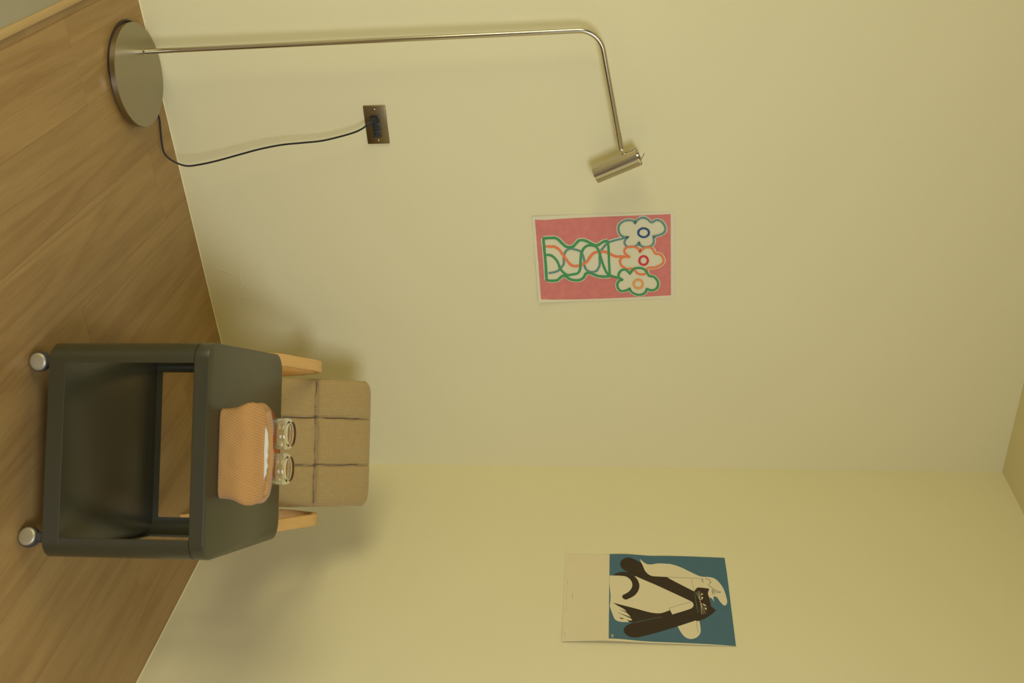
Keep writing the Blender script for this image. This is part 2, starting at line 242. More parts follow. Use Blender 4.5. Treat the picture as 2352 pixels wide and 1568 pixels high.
def wood(name, light, dark, scale=1.0, along='Y', rough=0.5, rings=6.0, contrast=1.0, per_object=True, bump=0.08, tone=0.12):
    mt, nt, b = newmat(name)
    tc = N(nt, 'ShaderNodeTexCoord'); oi = N(nt, 'ShaderNodeObjectInfo')
    add = N(nt, 'ShaderNodeVectorMath', operation='ADD')
    rnd = N(nt, 'ShaderNodeVectorMath', operation='SCALE')
    comb = N(nt, 'ShaderNodeCombineXYZ')
    if per_object:
        for i, k in enumerate((13.0, 31.0, 7.0)):
            mm = N(nt, 'ShaderNodeMath', operation='MULTIPLY'); mm.inputs[1].default_value = k
            nt.links.new(oi.outputs['Random'], mm.inputs[0]); nt.links.new(mm.outputs[0], comb.inputs[i])
    rnd.inputs['Scale'].default_value = 1.0
    nt.links.new(comb.outputs[0], rnd.inputs[0])
    nt.links.new(tc.outputs['Object'], add.inputs[0]); nt.links.new(rnd.outputs[0], add.inputs[1])
    mp = N(nt, 'ShaderNodeMapping'); st = 0.075
    sc = {'X': (st, 1, 1), 'Y': (1, st, 1), 'Z': (1, 1, st)}[along]
    mp.inputs['Scale'].default_value = tuple(s * scale for s in sc)
    nt.links.new(add.outputs[0], mp.inputs['Vector'])
    # broad growth rings, warped
    n1 = N(nt, 'ShaderNodeTexNoise', Scale=rings, Detail=3.0, Roughness=0.45, Distortion=0.25)
    nt.links.new(mp.outputs[0], n1.inputs['Vector'])
    ml = N(nt, 'ShaderNodeMath', operation='MULTIPLY'); ml.inputs[1].default_value = 13.0
    fr = N(nt, 'ShaderNodeMath', operation='PINGPONG'); fr.inputs[1].default_value = 1.0
    nt.links.new(n1.outputs['Fac'], ml.inputs[0]); nt.links.new(ml.outputs[0], fr.inputs[0])
    pw = N(nt, 'ShaderNodeMath', operation='POWER'); pw.inputs[1].default_value = 1.6
    nt.links.new(fr.outputs[0], pw.inputs[0])
    # fine pores drawn out along the grain
    mp2 = N(nt, 'ShaderNodeMapping'); st2 = 0.035
    sc2 = {'X': (st2, 1, 1), 'Y': (1, st2, 1), 'Z': (1, 1, st2)}[along]
    mp2.inputs['Scale'].default_value = tuple(s * scale for s in sc2)
    nt.links.new(add.outputs[0], mp2.inputs['Vector'])
    n2 = N(nt, 'ShaderNodeTexNoise', Scale=240.0, Detail=3.0, Roughness=0.65)
    nt.links.new(mp2.outputs[0], n2.inputs['Vector'])
    n3 = N(nt, 'ShaderNodeTexNoise', Scale=6.0, Detail=2.0)
    nt.links.new(mp.outputs[0], n3.inputs['Vector'])
    a1 = N(nt, 'ShaderNodeMath', operation='MULTIPLY'); a1.inputs[1].default_value = 0.22 * contrast
    a2 = N(nt, 'ShaderNodeMath', operation='MULTIPLY_ADD'); a2.inputs[1].default_value = 0.55 * contrast
    a3 = N(nt, 'ShaderNodeMath', operation='MULTIPLY_ADD'); a3.inputs[1].default_value = 0.40
    nt.links.new(pw.outputs[0], a1.inputs[0])
    nt.links.new(n2.outputs['Fac'], a2.inputs[0]); nt.links.new(a1.outputs[0], a2.inputs[2])
    nt.links.new(n3.outputs['Fac'], a3.inputs[0]); nt.links.new(a2.outputs[0], a3.inputs[2])
    rmp = N(nt, 'ShaderNodeMapRange'); rmp.inputs['From Min'].default_value = 0.28; rmp.inputs['From Max'].default_value = 0.88
    nt.links.new(a3.outputs[0], rmp.inputs['Value'])
    mx = N(nt, 'ShaderNodeMix', data_type='RGBA')
    mx.inputs['A'].default_value = (*light, 1); mx.inputs['B'].default_value = (*dark, 1)
    nt.links.new(rmp.outputs[0], mx.inputs['Factor'])
    hs = N(nt, 'ShaderNodeHueSaturation')
    vr = N(nt, 'ShaderNodeMapRange'); vr.inputs['To Min'].default_value = 1 - tone; vr.inputs['To Max'].default_value = 1 + tone
    nt.links.new(oi.outputs['Random'], vr.inputs['Value']); nt.links.new(vr.outputs[0], hs.inputs['Value'])
    nt.links.new(mx.outputs['Result'], hs.inputs['Color']); nt.links.new(hs.outputs[0], b.inputs['Base Color'])
    b.inputs['Roughness'].default_value = rough
    bp = N(nt, 'ShaderNodeBump', Strength=bump, Distance=0.001)
    nt.links.new(n2.outputs['Fac'], bp.inputs['Height']); nt.links.new(bp.outputs['Normal'], b.inputs['Normal'])
    return mt

def wall_paint(name, col):
    mt, nt, b = newmat(name)
    tc = N(nt, 'ShaderNodeTexCoord')
    n1 = N(nt, 'ShaderNodeTexNoise', Scale=2.2, Detail=3.0); n2 = N(nt, 'ShaderNodeTexNoise', Scale=420.0, Detail=2.0)
    n3 = N(nt, 'ShaderNodeTexNoise', Scale=5.0, Detail=2.0)
    for n in (n1, n2, n3): nt.links.new(tc.outputs['Object'], n.inputs['Vector'])
    mx = N(nt, 'ShaderNodeMix', data_type='RGBA')
    mx.inputs['A'].default_value = tuple(c * 0.975 for c in col) + (1,); mx.inputs['B'].default_value = tuple(min(1, c * 1.02) for c in col) + (1,)
    nt.links.new(n1.outputs['Fac'], mx.inputs['Factor']); nt.links.new(mx.outputs['Result'], b.inputs['Base Color'])
    b.inputs['Roughness'].default_value = 0.75; b.inputs['Specular IOR Level'].default_value = 0.25
    b1 = N(nt, 'ShaderNodeBump', Strength=0.10, Distance=0.001); b2 = N(nt, 'ShaderNodeBump', Strength=0.25, Distance=0.004)
    nt.links.new(n2.outputs['Fac'], b1.inputs['Height']); nt.links.new(n3.outputs['Fac'], b2.inputs['Height'])
    nt.links.new(b1.outputs['Normal'], b2.inputs['Normal']); nt.links.new(b2.outputs['Normal'], b.inputs['Normal'])
    return mt

def brushed(name, col, rough=0.3, axis='Z', aniso=0.5):
    mt, nt, b = newmat(name)
    b.inputs['Base Color'].default_value = (*col, 1); b.inputs['Metallic'].default_value = 1.0
    tc = N(nt, 'ShaderNodeTexCoord'); mp = N(nt, 'ShaderNodeMapping')
    mp.inputs['Scale'].default_value = {'Z': (60, 60, 1.2), 'X': (1.2, 60, 60), 'N': (40, 40, 40)}[axis]
    nz = N(nt, 'ShaderNodeTexNoise', Scale=12.0, Detail=3.0)
    nt.links.new(tc.outputs['Object'], mp.inputs['Vector']); nt.links.new(mp.outputs[0], nz.inputs['Vector'])
    mr = N(nt, 'ShaderNodeMapRange'); sp = 0.01 if axis == 'N' else 0.07; mr.inputs['To Min'].default_value = rough - sp; mr.inputs['To Max'].default_value = rough + sp
    nt.links.new(nz.outputs['Fac'], mr.inputs['Value']); nt.links.new(mr.outputs[0], b.inputs['Roughness'])
    bp = N(nt, 'ShaderNodeBump', Strength=(0.0 if axis == 'N' else 0.02), Distance=0.0005)
    nt.links.new(nz.outputs['Fac'], bp.inputs['Height']); nt.links.new(bp.outputs['Normal'], b.inputs['Normal'])
    return mt

def twill(name, col, dark):
    """diagonal twill weave"""
    mt, nt, b = newmat(name)
    tc = N(nt, 'ShaderNodeTexCoord'); mp = N(nt, 'ShaderNodeMapping')
    mp.inputs['Rotation'].default_value = (0, math.radians(60), 0)
    nt.links.new(tc.outputs['Object'], mp.inputs['Vector'])
    wv = N(nt, 'ShaderNodeTexWave', Scale=52.0, Distortion=1.5, Detail=2.0)
    wv.wave_type = 'BANDS'; wv.bands_direction = 'Z'; wv.inputs['Detail Scale'].default_value = 3.0
    nt.links.new(mp.outputs[0], wv.inputs['Vector'])
    nz = N(nt, 'ShaderNodeTexNoise', Scale=900.0, Detail=2.0); nt.links.new(tc.outputs['Object'], nz.inputs['Vector'])
    ad = N(nt, 'ShaderNodeMath', operation='MULTIPLY_ADD'); ad.inputs[1].default_value = 0.45
    nt.links.new(nz.outputs['Fac'], ad.inputs[0]); nt.links.new(wv.outputs['Fac'], ad.inputs[2])
    mr = N(nt, 'ShaderNodeMapRange'); mr.inputs['From Max'].default_value = 1.3
    nt.links.new(ad.outputs[0], mr.inputs['Value'])
    mx = N(nt, 'ShaderNodeMix', data_type='RGBA'); mx.inputs['A'].default_value = (*dark, 1); mx.inputs['B'].default_value = (*col, 1)
    nt.links.new(mr.outputs[0], mx.inputs['Factor']); nt.links.new(mx.outputs['Result'], b.inputs['Base Color'])
    b.inputs['Roughness'].default_value = 0.95; b.inputs['Specular IOR Level'].default_value = 0.1; b.inputs['Sheen Weight'].default_value = 0.2
    bp = N(nt, 'ShaderNodeBump', Strength=0.5, Distance=0.0015)
    nt.links.new(ad.outputs[0], bp.inputs['Height']); nt.links.new(bp.outputs['Normal'], b.inputs['Normal'])
    return mt

M = {}
M['wall'] = wall_paint('white_wall_paint', (0.80, 0.74, 0.455))
M['dim_wall'] = wall_paint('low_bounce_wall', (0.22, 0.16, 0.055))  # colour of the unseen walls, made dark and warm to cut bounce light
M['ceiling'] = wall_paint('ceiling_paint', (0.70, 0.63, 0.355))
M['floor'] = wood('oak_laminate', (0.38, 0.24, 0.086), (0.24, 0.133, 0.041), rough=0.42, rings=8.0, tone=0.035)
M['floor_rip'] = wood('oak_laminate_rip', (0.33, 0.205, 0.078), (0.225, 0.125, 0.041), rough=0.45, tone=0.05)
M['subfloor'] = simple('subfloor', (0.16, 0.10, 0.06), 0.9, noise_scale=20)
M['threshold'] = wood('pale_oak_strip', (0.52, 0.36, 0.155), (0.40, 0.26, 0.10), rough=0.5, tone=0.02)
M['grey_floor'] = simple('grey_floor', (0.33, 0.295, 0.195), 0.7, noise_scale=6, noise_amt=0.05)
M['steel'] = brushed('brushed_steel', (0.56, 0.51, 0.40), 0.21, 'Z')
M['steel_disc'] = brushed('brushed_steel_disc', (0.385, 0.345, 0.255), 0.27, 'N')
M['chrome'] = simple('polished_joint', (0.85, 0.83, 0.78), 0.12, 1.0)
M['plate'] = brushed('bronze_brushed_plate', (0.27, 0.205, 0.10), 0.36, 'X')
M['black'] = simple('black_plastic', (0.018, 0.018, 0.02), 0.42)
M['cord'] = simple('black_cord', (0.012, 0.010, 0.010), 0.5)
M['socket'] = simple('charcoal_socket', (0.034, 0.035, 0.030), 0.45)
M['slot'] = simple('slot_shadow', (0.004, 0.004, 0.004), 0.9)
M['felt'] = simple('black_felt', (0.02, 0.018, 0.016), 0.95)
M['bulb'] = simple('frosted_bulb', (0.85, 0.84, 0.80), 0.4)
M['cart'] = simple('grey_green_lacquer', (0.045, 0.042, 0.022), 0.29, bump=0.05, bump_scale=900, noise_scale=3, noise_amt=0.03)
M['tyre'] = simple('caster_rubber', (0.045, 0.042, 0.038), 0.6)
M['cap'] = simple('satin_hub_cap', (0.50, 0.45, 0.30), 0.42, 0.6)
M['birch'] = wood('birch_plywood', (0.74, 0.45, 0.16), (0.58, 0.32, 0.09), along='Y', scale=2.0, rough=0.35, rings=9.0, contrast=0.7, per_object=False, tone=0.02)
M['cord_fabric'] = simple('beige_corduroy', (0.42, 0.30, 0.12), 0.95, noise_scale=90, noise_amt=0.09, bump=0.25, bump_scale=1400, spec=0.1, sheen=0.25)
M['seam'] = simple('seam_thread', (0.17, 0.115, 0.08), 0.95)
M['twill'] = twill('orange_twill', (0.53, 0.29, 0.098), (0.39, 0.205, 0.062))
M['tissue'] = simple('white_tissue', (0.66, 0.65, 0.55), 0.9, bump=0.2, bump_scale=300)
M['tray'] = simple('orange_lacquer', (0.50, 0.125, 0.02), 0.35, noise_scale=12, noise_amt=0.05)
mt, nt, b = newmat('clear_glass'); M['glass'] = mt
b.inputs['Base Color'].default_value = (0.985, 0.985, 0.975, 1); b.inputs['Roughness'].default_value = 0.0
b.inputs['Transmission Weight'].default_value = 1.0; b.inputs['IOR'].default_value = 1.47
tcg = N(nt, 'ShaderNodeTexCoord'); nzg = N(nt, 'ShaderNodeTexNoise', Scale=40.0); bpg = N(nt, 'ShaderNodeBump', Strength=0.03, Distance=0.001)
nt.links.new(tcg.outputs['Object'], nzg.inputs['Vector']); nt.links.new(nzg.outputs['Fac'], bpg.inputs['Height']); nt.links.new(bpg.outputs['Normal'], b.inputs['Normal'])
def ink(name, col, amt=0.05, scale=60): return simple(name, col, 0.8, noise_scale=scale, noise_amt=amt, spec=0.2)
M['paper'] = ink('white_poster_paper', (0.78, 0.735, 0.50), 0.015)
M['paper_cream'] = ink('cream_poster_paper', (0.78, 0.69, 0.44), 0.015)
M['pink'] = ink('pink_crayon', (0.70, 0.225, 0.19), 0.16, 45)
M['green'] = ink('green_crayon', (0.085, 0.33, 0.125), 0.18, 160)
M['teal'] = ink('teal_crayon', (0.165, 0.31, 0.26), 0.18, 160)
M['orange'] = ink('orange_crayon', (0.86, 0.25, 0.10), 0.12, 160)
M['navy'] = ink('navy_crayon', (0.04, 0.11, 0.22), 0.15, 160)
M['red'] = ink('red_crayon', (0.72, 0.055, 0.075), 0.12, 160)
M['amber'] = ink('amber_crayon', (0.88, 0.40, 0.11), 0.12, 160)
M['halo'] = M['paper']
M['blue_ink'] = ink('blue_ink', (0.082, 0.17, 0.215), 0.05)
M['black_ink'] = ink('warm_black_ink', (0.055, 0.038, 0.022), 0.06)
M['line_ink'] = ink('blue_black_line', (0.10, 0.13, 0.17), 0.05)
M['text_ink'] = ink('grey_text', (0.36, 0.30, 0.25), 0.05)
M['faint_ink'] = ink('faint_text', (0.58, 0.53, 0.47), 0.05)
M['nose'] = ink('orange_nose', (0.70, 0.22, 0.16), 0.05)
M['frame'] = simple('white_window_frame', (0.75, 0.74, 0.71), 0.5, noise_scale=8, noise_amt=0.02)

# ------------------------------------------------------------------ the room
H = 2.7258
XL, YB = -4.2, -3.7
def struct(name, v, f, mat, parent=None, smooth=False):
    o = mesh(name, v, f, mat, parent, smooth); o['kind'] = 'structure'; return o
struct('wall_left', *box(XL - 0.12, 0.12, 0.0, 0.12, -0.05, H + 0.1), M['wall'])
struct('wall_right', *box(0.0, 0.12, YB - 0.12, 0.0, -0.05, H + 0.1), M['wall'])
struct('ceiling', *box(XL, 0.0, YB, 0.0, H, H + 0.1), M['ceiling'])
# back wall and side wall, each round a window opening
def holed_wall(name, axis, pos, a0, a1, h0, h1, w0, w1, t):
    bits = []
    for (p, q, r, s) in ((a0, w0, 0, H), (w1, a1, 0, H), (w0, w1, 0, h0), (w0, w1, h1, H)):
        if axis == 'y': bits.append(box(p, q, pos - t, pos, r, s))
        else: bits.append(box(pos - t, pos, p, q, r, s))
    return struct(name, *join(*bits), M['dim_wall'])
holed_wall('wall_back', 'y', YB, XL, 0.0, 1.40, 2.42, -2.20, -0.80, 0.12)
holed_wall('wall_side', 'x', XL, YB, 0.0, 0.25, 1.85, -2.15, -0.35, 0.12)
def window(name, axis, pos, a0, a1, z0, z1):
    fr = []
    w, d = 0.05, 0.06
    for (p, q, r, s) in ((a0, a0 + w, z0, z1), (a1 - w, a1, z0, z1), (a0 + w, a1 - w, z0, z0 + w), (a0 + w, a1 - w, z1 - w, z1), ((a0 + a1) / 2 - 0.02, (a0 + a1) / 2 + 0.02, z0 + w, z1 - w)):
        fr.append(box(p, q, pos - d, pos, r, s) if axis == 'y' else box(pos - d, pos, p, q, r, s))
    return struct(name, *join(*fr), M['frame'])
window('window_1', 'y', YB - 0.04, -2.20, -0.80, 1.40, 2.42)
window('window_2', 'x', XL - 0.04, -2.15, -0.35, 0.25, 1.85)

# floor: laminate planks running towards the left-hand wall, each one a piece
fl = struct('floor', *box(-1.772, 0.0, YB, 0.0, -0.06, -0.012), M['subfloor'])
PW, PL, GAP = 0.2245, 1.215, 0.0004
def plank_mesh(w, l):
    me = bpy.data.meshes.new('plank'); v, f = box(0, w - GAP, 0, l - GAP, -0.012, 0.0)
    me.from_pydata(v, [], f); bm = bmesh.new(); bm.from_mesh(me)
    te = [e for e in bm.edges if all(abs(q.co.z) < 1e-6 for q in e.verts)]
    bmesh.ops.bevel(bm, geom=te, offset=0.0003, segments=1, affect='EDGES')
    bmesh.ops.recalc_face_normals(bm, faces=bm.faces)
    bm.to_mesh(me); bm.free(); return me
full = plank_mesh(PW, PL); cache = {}
col_x = [-1.752 + i * PW for i in range(8)]
joint_y = [-0.431, -1.02, -0.17, -0.74, -1.13, -0.33, -0.88, -0.25]
for i, x in enumerate(col_x):
    w = min(PW, -x)
    y1 = 0.0; y = joint_y[i]
    while y1 > YB + 0.01:
        y0 = max(y, YB); key = (round(w, 3), round(y1 - y0, 3))
        if key == (round(PW, 3), round(PL, 3)): me = full
        else:
            me = cache.get(key) or plank_mesh(w, y1 - y0); cache[key] = me
        link('plank', me, M['floor'], fl, (x, y0, 0.0))
        y1 = y0; y = y0 - PL
# narrow ripped strip, pale transition strip and the grey floor beyond
y1, ystep = 0.0, [-0.62, -1.45, -2.66, YB]
for y0 in ystep:
    v, f = box(-1.7715, -1.7528, y0 + GAP, y1, -0.012, 0.0)
    mesh('plank_strip', v, f, M['floor_rip'], fl); y1 = y0
o = bevel_box('trim_1', -1.7925, -1.7722, YB, 0.0, -0.012, 0.004, 0.002, M['threshold']); o['kind'] = 'structure'
struct('floor_adjoining', *box(XL, -1.7927, YB, 0.0, -0.06, -0.001), M['grey_floor'])
# fine sealant bead where walls meet the floor
def bead(name, path, upv):
    v, f = sweep([Vector(p) for p in path], lambda i, t: [(0, 0), (0.0055, 0.0), (0.0028, 0.0028), (0.0, 0.0055)])
    return struct(name, v, f, M['wall'])
def bead_mesh(name, pts):
    return struct(name, *pts, M['wall'])
n = 60; V, F = [], []
rr = random.Random(3)
for i in range(n + 1):
    x = -1.79 + 1.79 * i / n; k = 0.0018 + 0.0008 * rr.random()
    V += [(x, 0.0, 0.0), (x, -k, 0.0), (x, -k * 0.55, k * 0.6), (x, 0.0, k)]
for i in range(n):
    for q in range(4): F.append((i * 4 + q, i * 4 + (q + 1) % 4, (i + 1) * 4 + (q + 1) % 4, (i + 1) * 4 + q))
struct('trim_2', V, F, M['wall'])
V, F = [], []
for i in range(n + 1):
    y = -2.2 + 2.2 * i / n; k = 0.0018 + 0.0008 * rr.random()
    V += [(0.0, y, 0.0), (-k, y, 0.0), (-k * 0.55, y, k * 0.6), (0.0, y, k)]
for i in range(n):
    for q in range(4): F.append((i * 4 + q, i * 4 + (q + 1) % 4, (i + 1) * 4 + (q + 1) % 4, (i + 1) * 4 + q))
struct('trim_3', V, F, M['wall'])
wl = bpy.data.objects['wall_left']
# faint creases in the wall covering low on the left-hand wall
for pts in (CREASES):
    path = catmull([Vector((a, 0.0, z)) for a, z in pts], 8)
    nn = len(path); V, F = [], []
    for i, p in enumerate(path):
        s = math.sin(PI * i / (nn - 1)); t = (path[min(i + 1, nn - 1)] - path[max(i - 1, 0)]).normalized(); nr = Vector((-t.z, 0, t.x))
        for a, h in ((-0.0026, -0.0001), (-0.0008, 0.0007 * s), (0.0008, 0.0007 * s), (0.0026, -0.0001)):
            q = p + nr * a; V.append((q.x, -h, q.z))
    for i in range(nn - 1):
        for q in range(3): F.append((i * 4 + q, i * 4 + q + 1, (i + 1) * 4 + q + 1, (i + 1) * 4 + q))
    mesh('crease', V, F, M['wall'], wl, smooth=True)

# ------------------------------------------------------------------ grey trolley table
CA = math.radians(-35.4)
cart = tag(empty('side_table', (-0.787, -0.948, 0.0), CA), 'grey-green metal two-tier side table on casters, rounded corners', 'side table')
HS, CR, ZT = 0.2525, 0.045, 0.46
def plan(hs, r, n=10):
    return rrect(hs, hs, r, n)
def slab(name, z0, z1, hs, r, b, mat, parent):
    """rounded square slab with softened top and bottom edge"""
    rings = [(hs - b, max(r - b, 0.002), z0), (hs, r, z0 + b), (hs, r, z1 - b), (hs - b * 0.3, r - b * 0.3, z1 - b * 0.3), (hs - b, max(r - b, 0.002), z1)]
    V, F = [], []; k = None
    for h, rad, z in rings:
        P = plan(h, rad); k = len(P); V += [(x, y, z) for x, y in P]
    for i in range(len(rings) - 1):
        for q in range(k): F.append((i * k + q, i * k + (q + 1) % k, (i + 1) * k + (q + 1) % k, (i + 1) * k + q))
    F.append(tuple(range(k))); F.append(tuple((len(rings) - 1) * k + q for q in range(k)))
    return mesh(name, V, F, mat, parent, smooth=True, auto=30)
slab('table_top', 0.4255, ZT, HS, CR, 0.0016, M['cart'], cart)
# shelf: upright rim with the plate sunk a little inside it
def ring_wall(name, z0, z1, hs, r, t, mat, parent):
    V, F = [], []
    levels = [(hs, r, z0), (hs, r, z1 - 0.001), (hs - 0.001, r - 0.001, z1), (hs - t + 0.001, r - t + 0.001, z1), (hs - t, r - t, z1 - 0.001), (hs - t, r - t, z0)]
    k = None
    for h, rad, z in levels:
        P = plan(h, max(rad, 0.004)); k = len(P); V += [(x, y, z) for x, y in P]
    L = len(levels)
    for i in range(L):
        j = (i + 1) % L
        for q in range(k): F.append((i * k + q, i * k + (q + 1) % k, j * k + (q + 1) % k, j * k + q))
    return mesh(name, V, F, mat, parent, smooth=True, auto=30)
shelf = slab('shelf', 0.0785, 0.0935, HS - 0.0035, CR - 0.0035, 0.001, M['cart'], cart)
ring_wall('shelf_rim', 0.070, 0.110, HS, CR, 0.0032, M['cart'], shelf)
# four corner posts of folded sheet, wrapping the rounded corner
def post_mesh():
    o = []
    reach = 0.004
    P = [(-HS, -HS + CR + reach)] + [(-HS + CR - CR * math.cos(a), -HS + CR - CR * math.sin(a)) for a in [PI / 2 * i / 12 for i in range(13)]] + [(-HS + CR + reach, -HS)]
    t = 0.003
    I = [(-HS + t, -HS + CR + reach)] + [(-HS + CR - (CR - t) * math.cos(a), -HS + CR - (CR - t) * math.sin(a)) for a in [PI / 2 * i / 12 for i in range(13)]] + [(-HS + CR + reach, -HS + t)]
    n = len(P); V = [(x, y, z) for z in (0.1104, 0.4251) for x, y in P + I]; F = []
    m2 = 2 * n
    for i in range(n - 1):
        F.append((i, i + 1, m2 + i + 1, m2 + i)); F.append((n + i, m2 + n + i, m2 + n + i + 1, n + i + 1))
        F.append((i, n + i, n + i + 1, i + 1)); F.append((m2 + i, m2 + i + 1, m2 + n + i + 1, m2 + n + i))
    for e in (0, n - 1): F.append((e, m2 + e, m2 + n + e, n + e))
    return V, F
pv, pf = post_mesh()
def lining(t0, t1, z0, z1, reach):
    A = [PI / 2 * i / 12 for i in range(13)]
    def line(t): return [(-HS + t, -HS + CR + reach)] + [(-HS + CR - (CR - t) * math.cos(q), -HS + CR - (CR - t) * math.sin(q)) for q in A] + [(-HS + CR + reach, -HS + t)]
    P, I = line(t0), line(t1); n = len(P); V = [(x, y, z) for z in (z0, z1) for x, y in P + I]; F = []; m2 = 2 * n
    for i in range(n - 1):
        F.append((i, i + 1, m2 + i + 1, m2 + i)); F.append((n + i, m2 + n + i, m2 + n + i + 1, n + i + 1))
        F.append((i, n + i, n + i + 1, i + 1)); F.append((m2 + i, m2 + i + 1, m2 + n + i + 1, m2 + n + i))
    for e in (0, n - 1): F.append((e, m2 + e, m2 + n + e, n + e))
    return V, F
pv, pf = join((pv, pf), lining(0.0029, 0.0058, 0.0937, 0.4252, 0.004))
post0 = mesh('corner_post', pv, pf, M['cart'], cart, smooth=True, auto=35)
for q in (1, 2, 3):
    c = post0.copy(); COL.objects.link(c); c.parent = cart; c.rotation_euler = (0, 0, q * PI / 2)
# casters
def caster(x, y, rz):
    hood = mesh('caster', *sweep([Vector((0, 0, 0.0475)), Vector((0, 0, 0.0545)), Vector((0, 0, 0.0705))], lambda i, t: circle((0.013, 0.013, 0.009)[i], 20)), M['tyre'], cart, smooth=True, auto=40)
    hood.location = (x, y, 0); hood.rotation_euler = (0, 0, rz)
    prof = [(0.0, -0.010), (0.021, -0.010), (0.0235, -0.0085), (0.0245, -0.004), (0.0245, 0.004), (0.0235, 0.0085), (0.021, 0.010), (0.0, 0.010)]
    w = lathe_obj('wheel', prof, M['tyre'], hood, 40, loc=(0, 0, 0.0247), rot=(PI / 2, 0, 0))
    for s in (1, -1):
        cp = [(0.0212, 0.0), (0.0212, 0.0012), (0.0196, 0.0032), (0.0150, 0.0044), (0.008, 0.0050), (0.0, 0.0052)]
        h = lathe_obj('hub_cap', cp, M['cap'], hood, 40, loc=(0, -0.0095 * s, 0.0247), rot=(PI / 2 * s, 0, 0), auto=60)
for x, y, rz in ((-0.208, -0.216, math.radians(8)), (0.206, -0.229, math.radians(-14)), (-0.207, 0.212, math.radians(40)), (0.207, 0.212, math.radians(-30))):
    caster(x, y, rz)

# ------------------------------------------------------------------ armchair in the corner
ch = tag(empty('armchair', (-0.479, -0.510, 0.0), math.radians(-36.98)), 'low bentwood armchair with beige corduroy cushion in the room corner', 'armchair')
def cushion(name, w, l, th, cols, rows, nx, nl, rib=True, seed=0, puff=0.012, box_edge=0.35):
    """a stuffed slab in its own plane: x across, y along, z out of the face; stitched into cols x rows, with ribs running along y"""
    V, F = [], []
    def edge(a): return max(0.0, 1 - abs(a) ** 7) ** 0.30
    cx = sorted([-w] + cols + [w]); ry = sorted([0.0] + rows + [l])
    def cell(v, br):
        for i in range(len(br) - 1):
            if v <= br[i + 1] + 1e-9: return i, (v - br[i]) / (br[i + 1] - br[i])
        return len(br) - 2, 1.0
    def spread(i, n, br):
        return br[0] + (br[-1] - br[0]) * (0.5 - 0.5 * math.cos(PI * i / n) if False else i / n)
    pts = {}
    for side in (1, -1):
        for j in range(nl + 1):
            for i in range(nx + 1):
                a = -1 + 2 * i / nx; tt = j / nl
                # bunch samples near the rim
                a = math.copysign(1 - (1 - abs(a)) ** 1.25, a); b2 = 2 * tt - 1; b2 = math.copysign(1 - (1 - abs(b2)) ** 1.25, b2)
                x, y = a * w, (b2 + 1) / 2 * l
                y -= 0.020 * abs(a) ** 14 * max(0.0, (b2 - 0.6) / 0.4) ** 2
                e = edge(a) * edge(b2)
                nz = noise.noise(Vector((x * 9 + seed, y * 9, seed))) 
                ci, fx = cell(x, cx); ri, fy = cell(y, ry)
                px = (1 - abs(2 * fx - 1) ** 3.5); py = (1 - abs(2 * fy - 1) ** 3.5)
                z = th * 0.5 * e
                if side > 0:
                    z += puff * (px * py) ** 0.6 * e * (1 + 0.35 * nz)
                    # stitched creases
                    for k, c in enumerate(cx[1:-1]):
                        dx = x - c - 0.005 * noise.noise(Vector((y * 24, k + seed, 0)))
                        z -= 0.007 * math.exp(-(dx / 0.0035) ** 2) * e
                    for k, r in enumerate(ry[1:-1]):
                        dy = y - r - 0.006 * noise.noise(Vector((x * 16, 5 + k + seed, 0)))
                        z -= 0.013 * math.exp(-(dy / 0.0048) ** 2) * e
                        # gathers fanning out of the seam
                        z += 0.0022 * math.exp(-(dy / 0.03) ** 2) * noise.noise(Vector((x * 60, y * 14, 3 + k))) * e
                    if rib:
                        ph = x + 0.004 * noise.noise(Vector((x * 14, y * 10, 9 + seed)))
                        z += 0.0011 * math.sin(2 * PI * ph / 0.0068) * min(1, e * 1.3)
                    xx = x * (1 + 0.012 * noise.noise(Vector((y * 22, seed, 4 if a > 0 else 8))))
                else:
                    z = -z; xx = x * (1 + 0.012 * noise.noise(Vector((y * 22, seed, 4 if a > 0 else 8))))
                pts[(side, i, j)] = len(V); V.append((xx, y, z))
    for side in (1, -1):
        for j in range(nl):
            for i in range(nx):
                q = (pts[(side, i, j)], pts[(side, i + 1, j)], pts[(side, i + 1, j + 1)], pts[(side, i, j + 1)])
                F.append(q if side > 0 else q[::-1])
    for i in range(nx):
        F.append((pts[(1, i, 0)], pts[(-1, i, 0)], pts[(-1, i + 1, 0)], pts[(1, i + 1, 0)]))
        F.append((pts[(1, i + 1, nl)], pts[(-1, i + 1, nl)], pts[(-1, i, nl)], pts[(1, i, nl)]))
    for j in range(nl):
        F.append((pts[(1, 0, j + 1)], pts[(-1, 0, j + 1)], pts[(-1, 0, j)], pts[(1, 0, j)]))
        F.append((pts[(1, nx, j)], pts[(-1, nx, j)], pts[(-1, nx, j + 1)], pts[(1, nx, j + 1)]))
    return V, F, (cx, ry)
BACK_W, BACK_L, BACK_T = 0.200, 0.397, 0.075
bv, bf, (bcx, bry) = cushion('b', BACK_W, BACK_L, BACK_T, [-0.076, 0.070], [0.06, 0.214], 360, 130, seed=1.7)
back = mesh('backrest_cushion', bv, bf, M['cord_fabric'], ch, smooth=True, fix=False)
LEAN = math.atan2(0.14, 0.23)
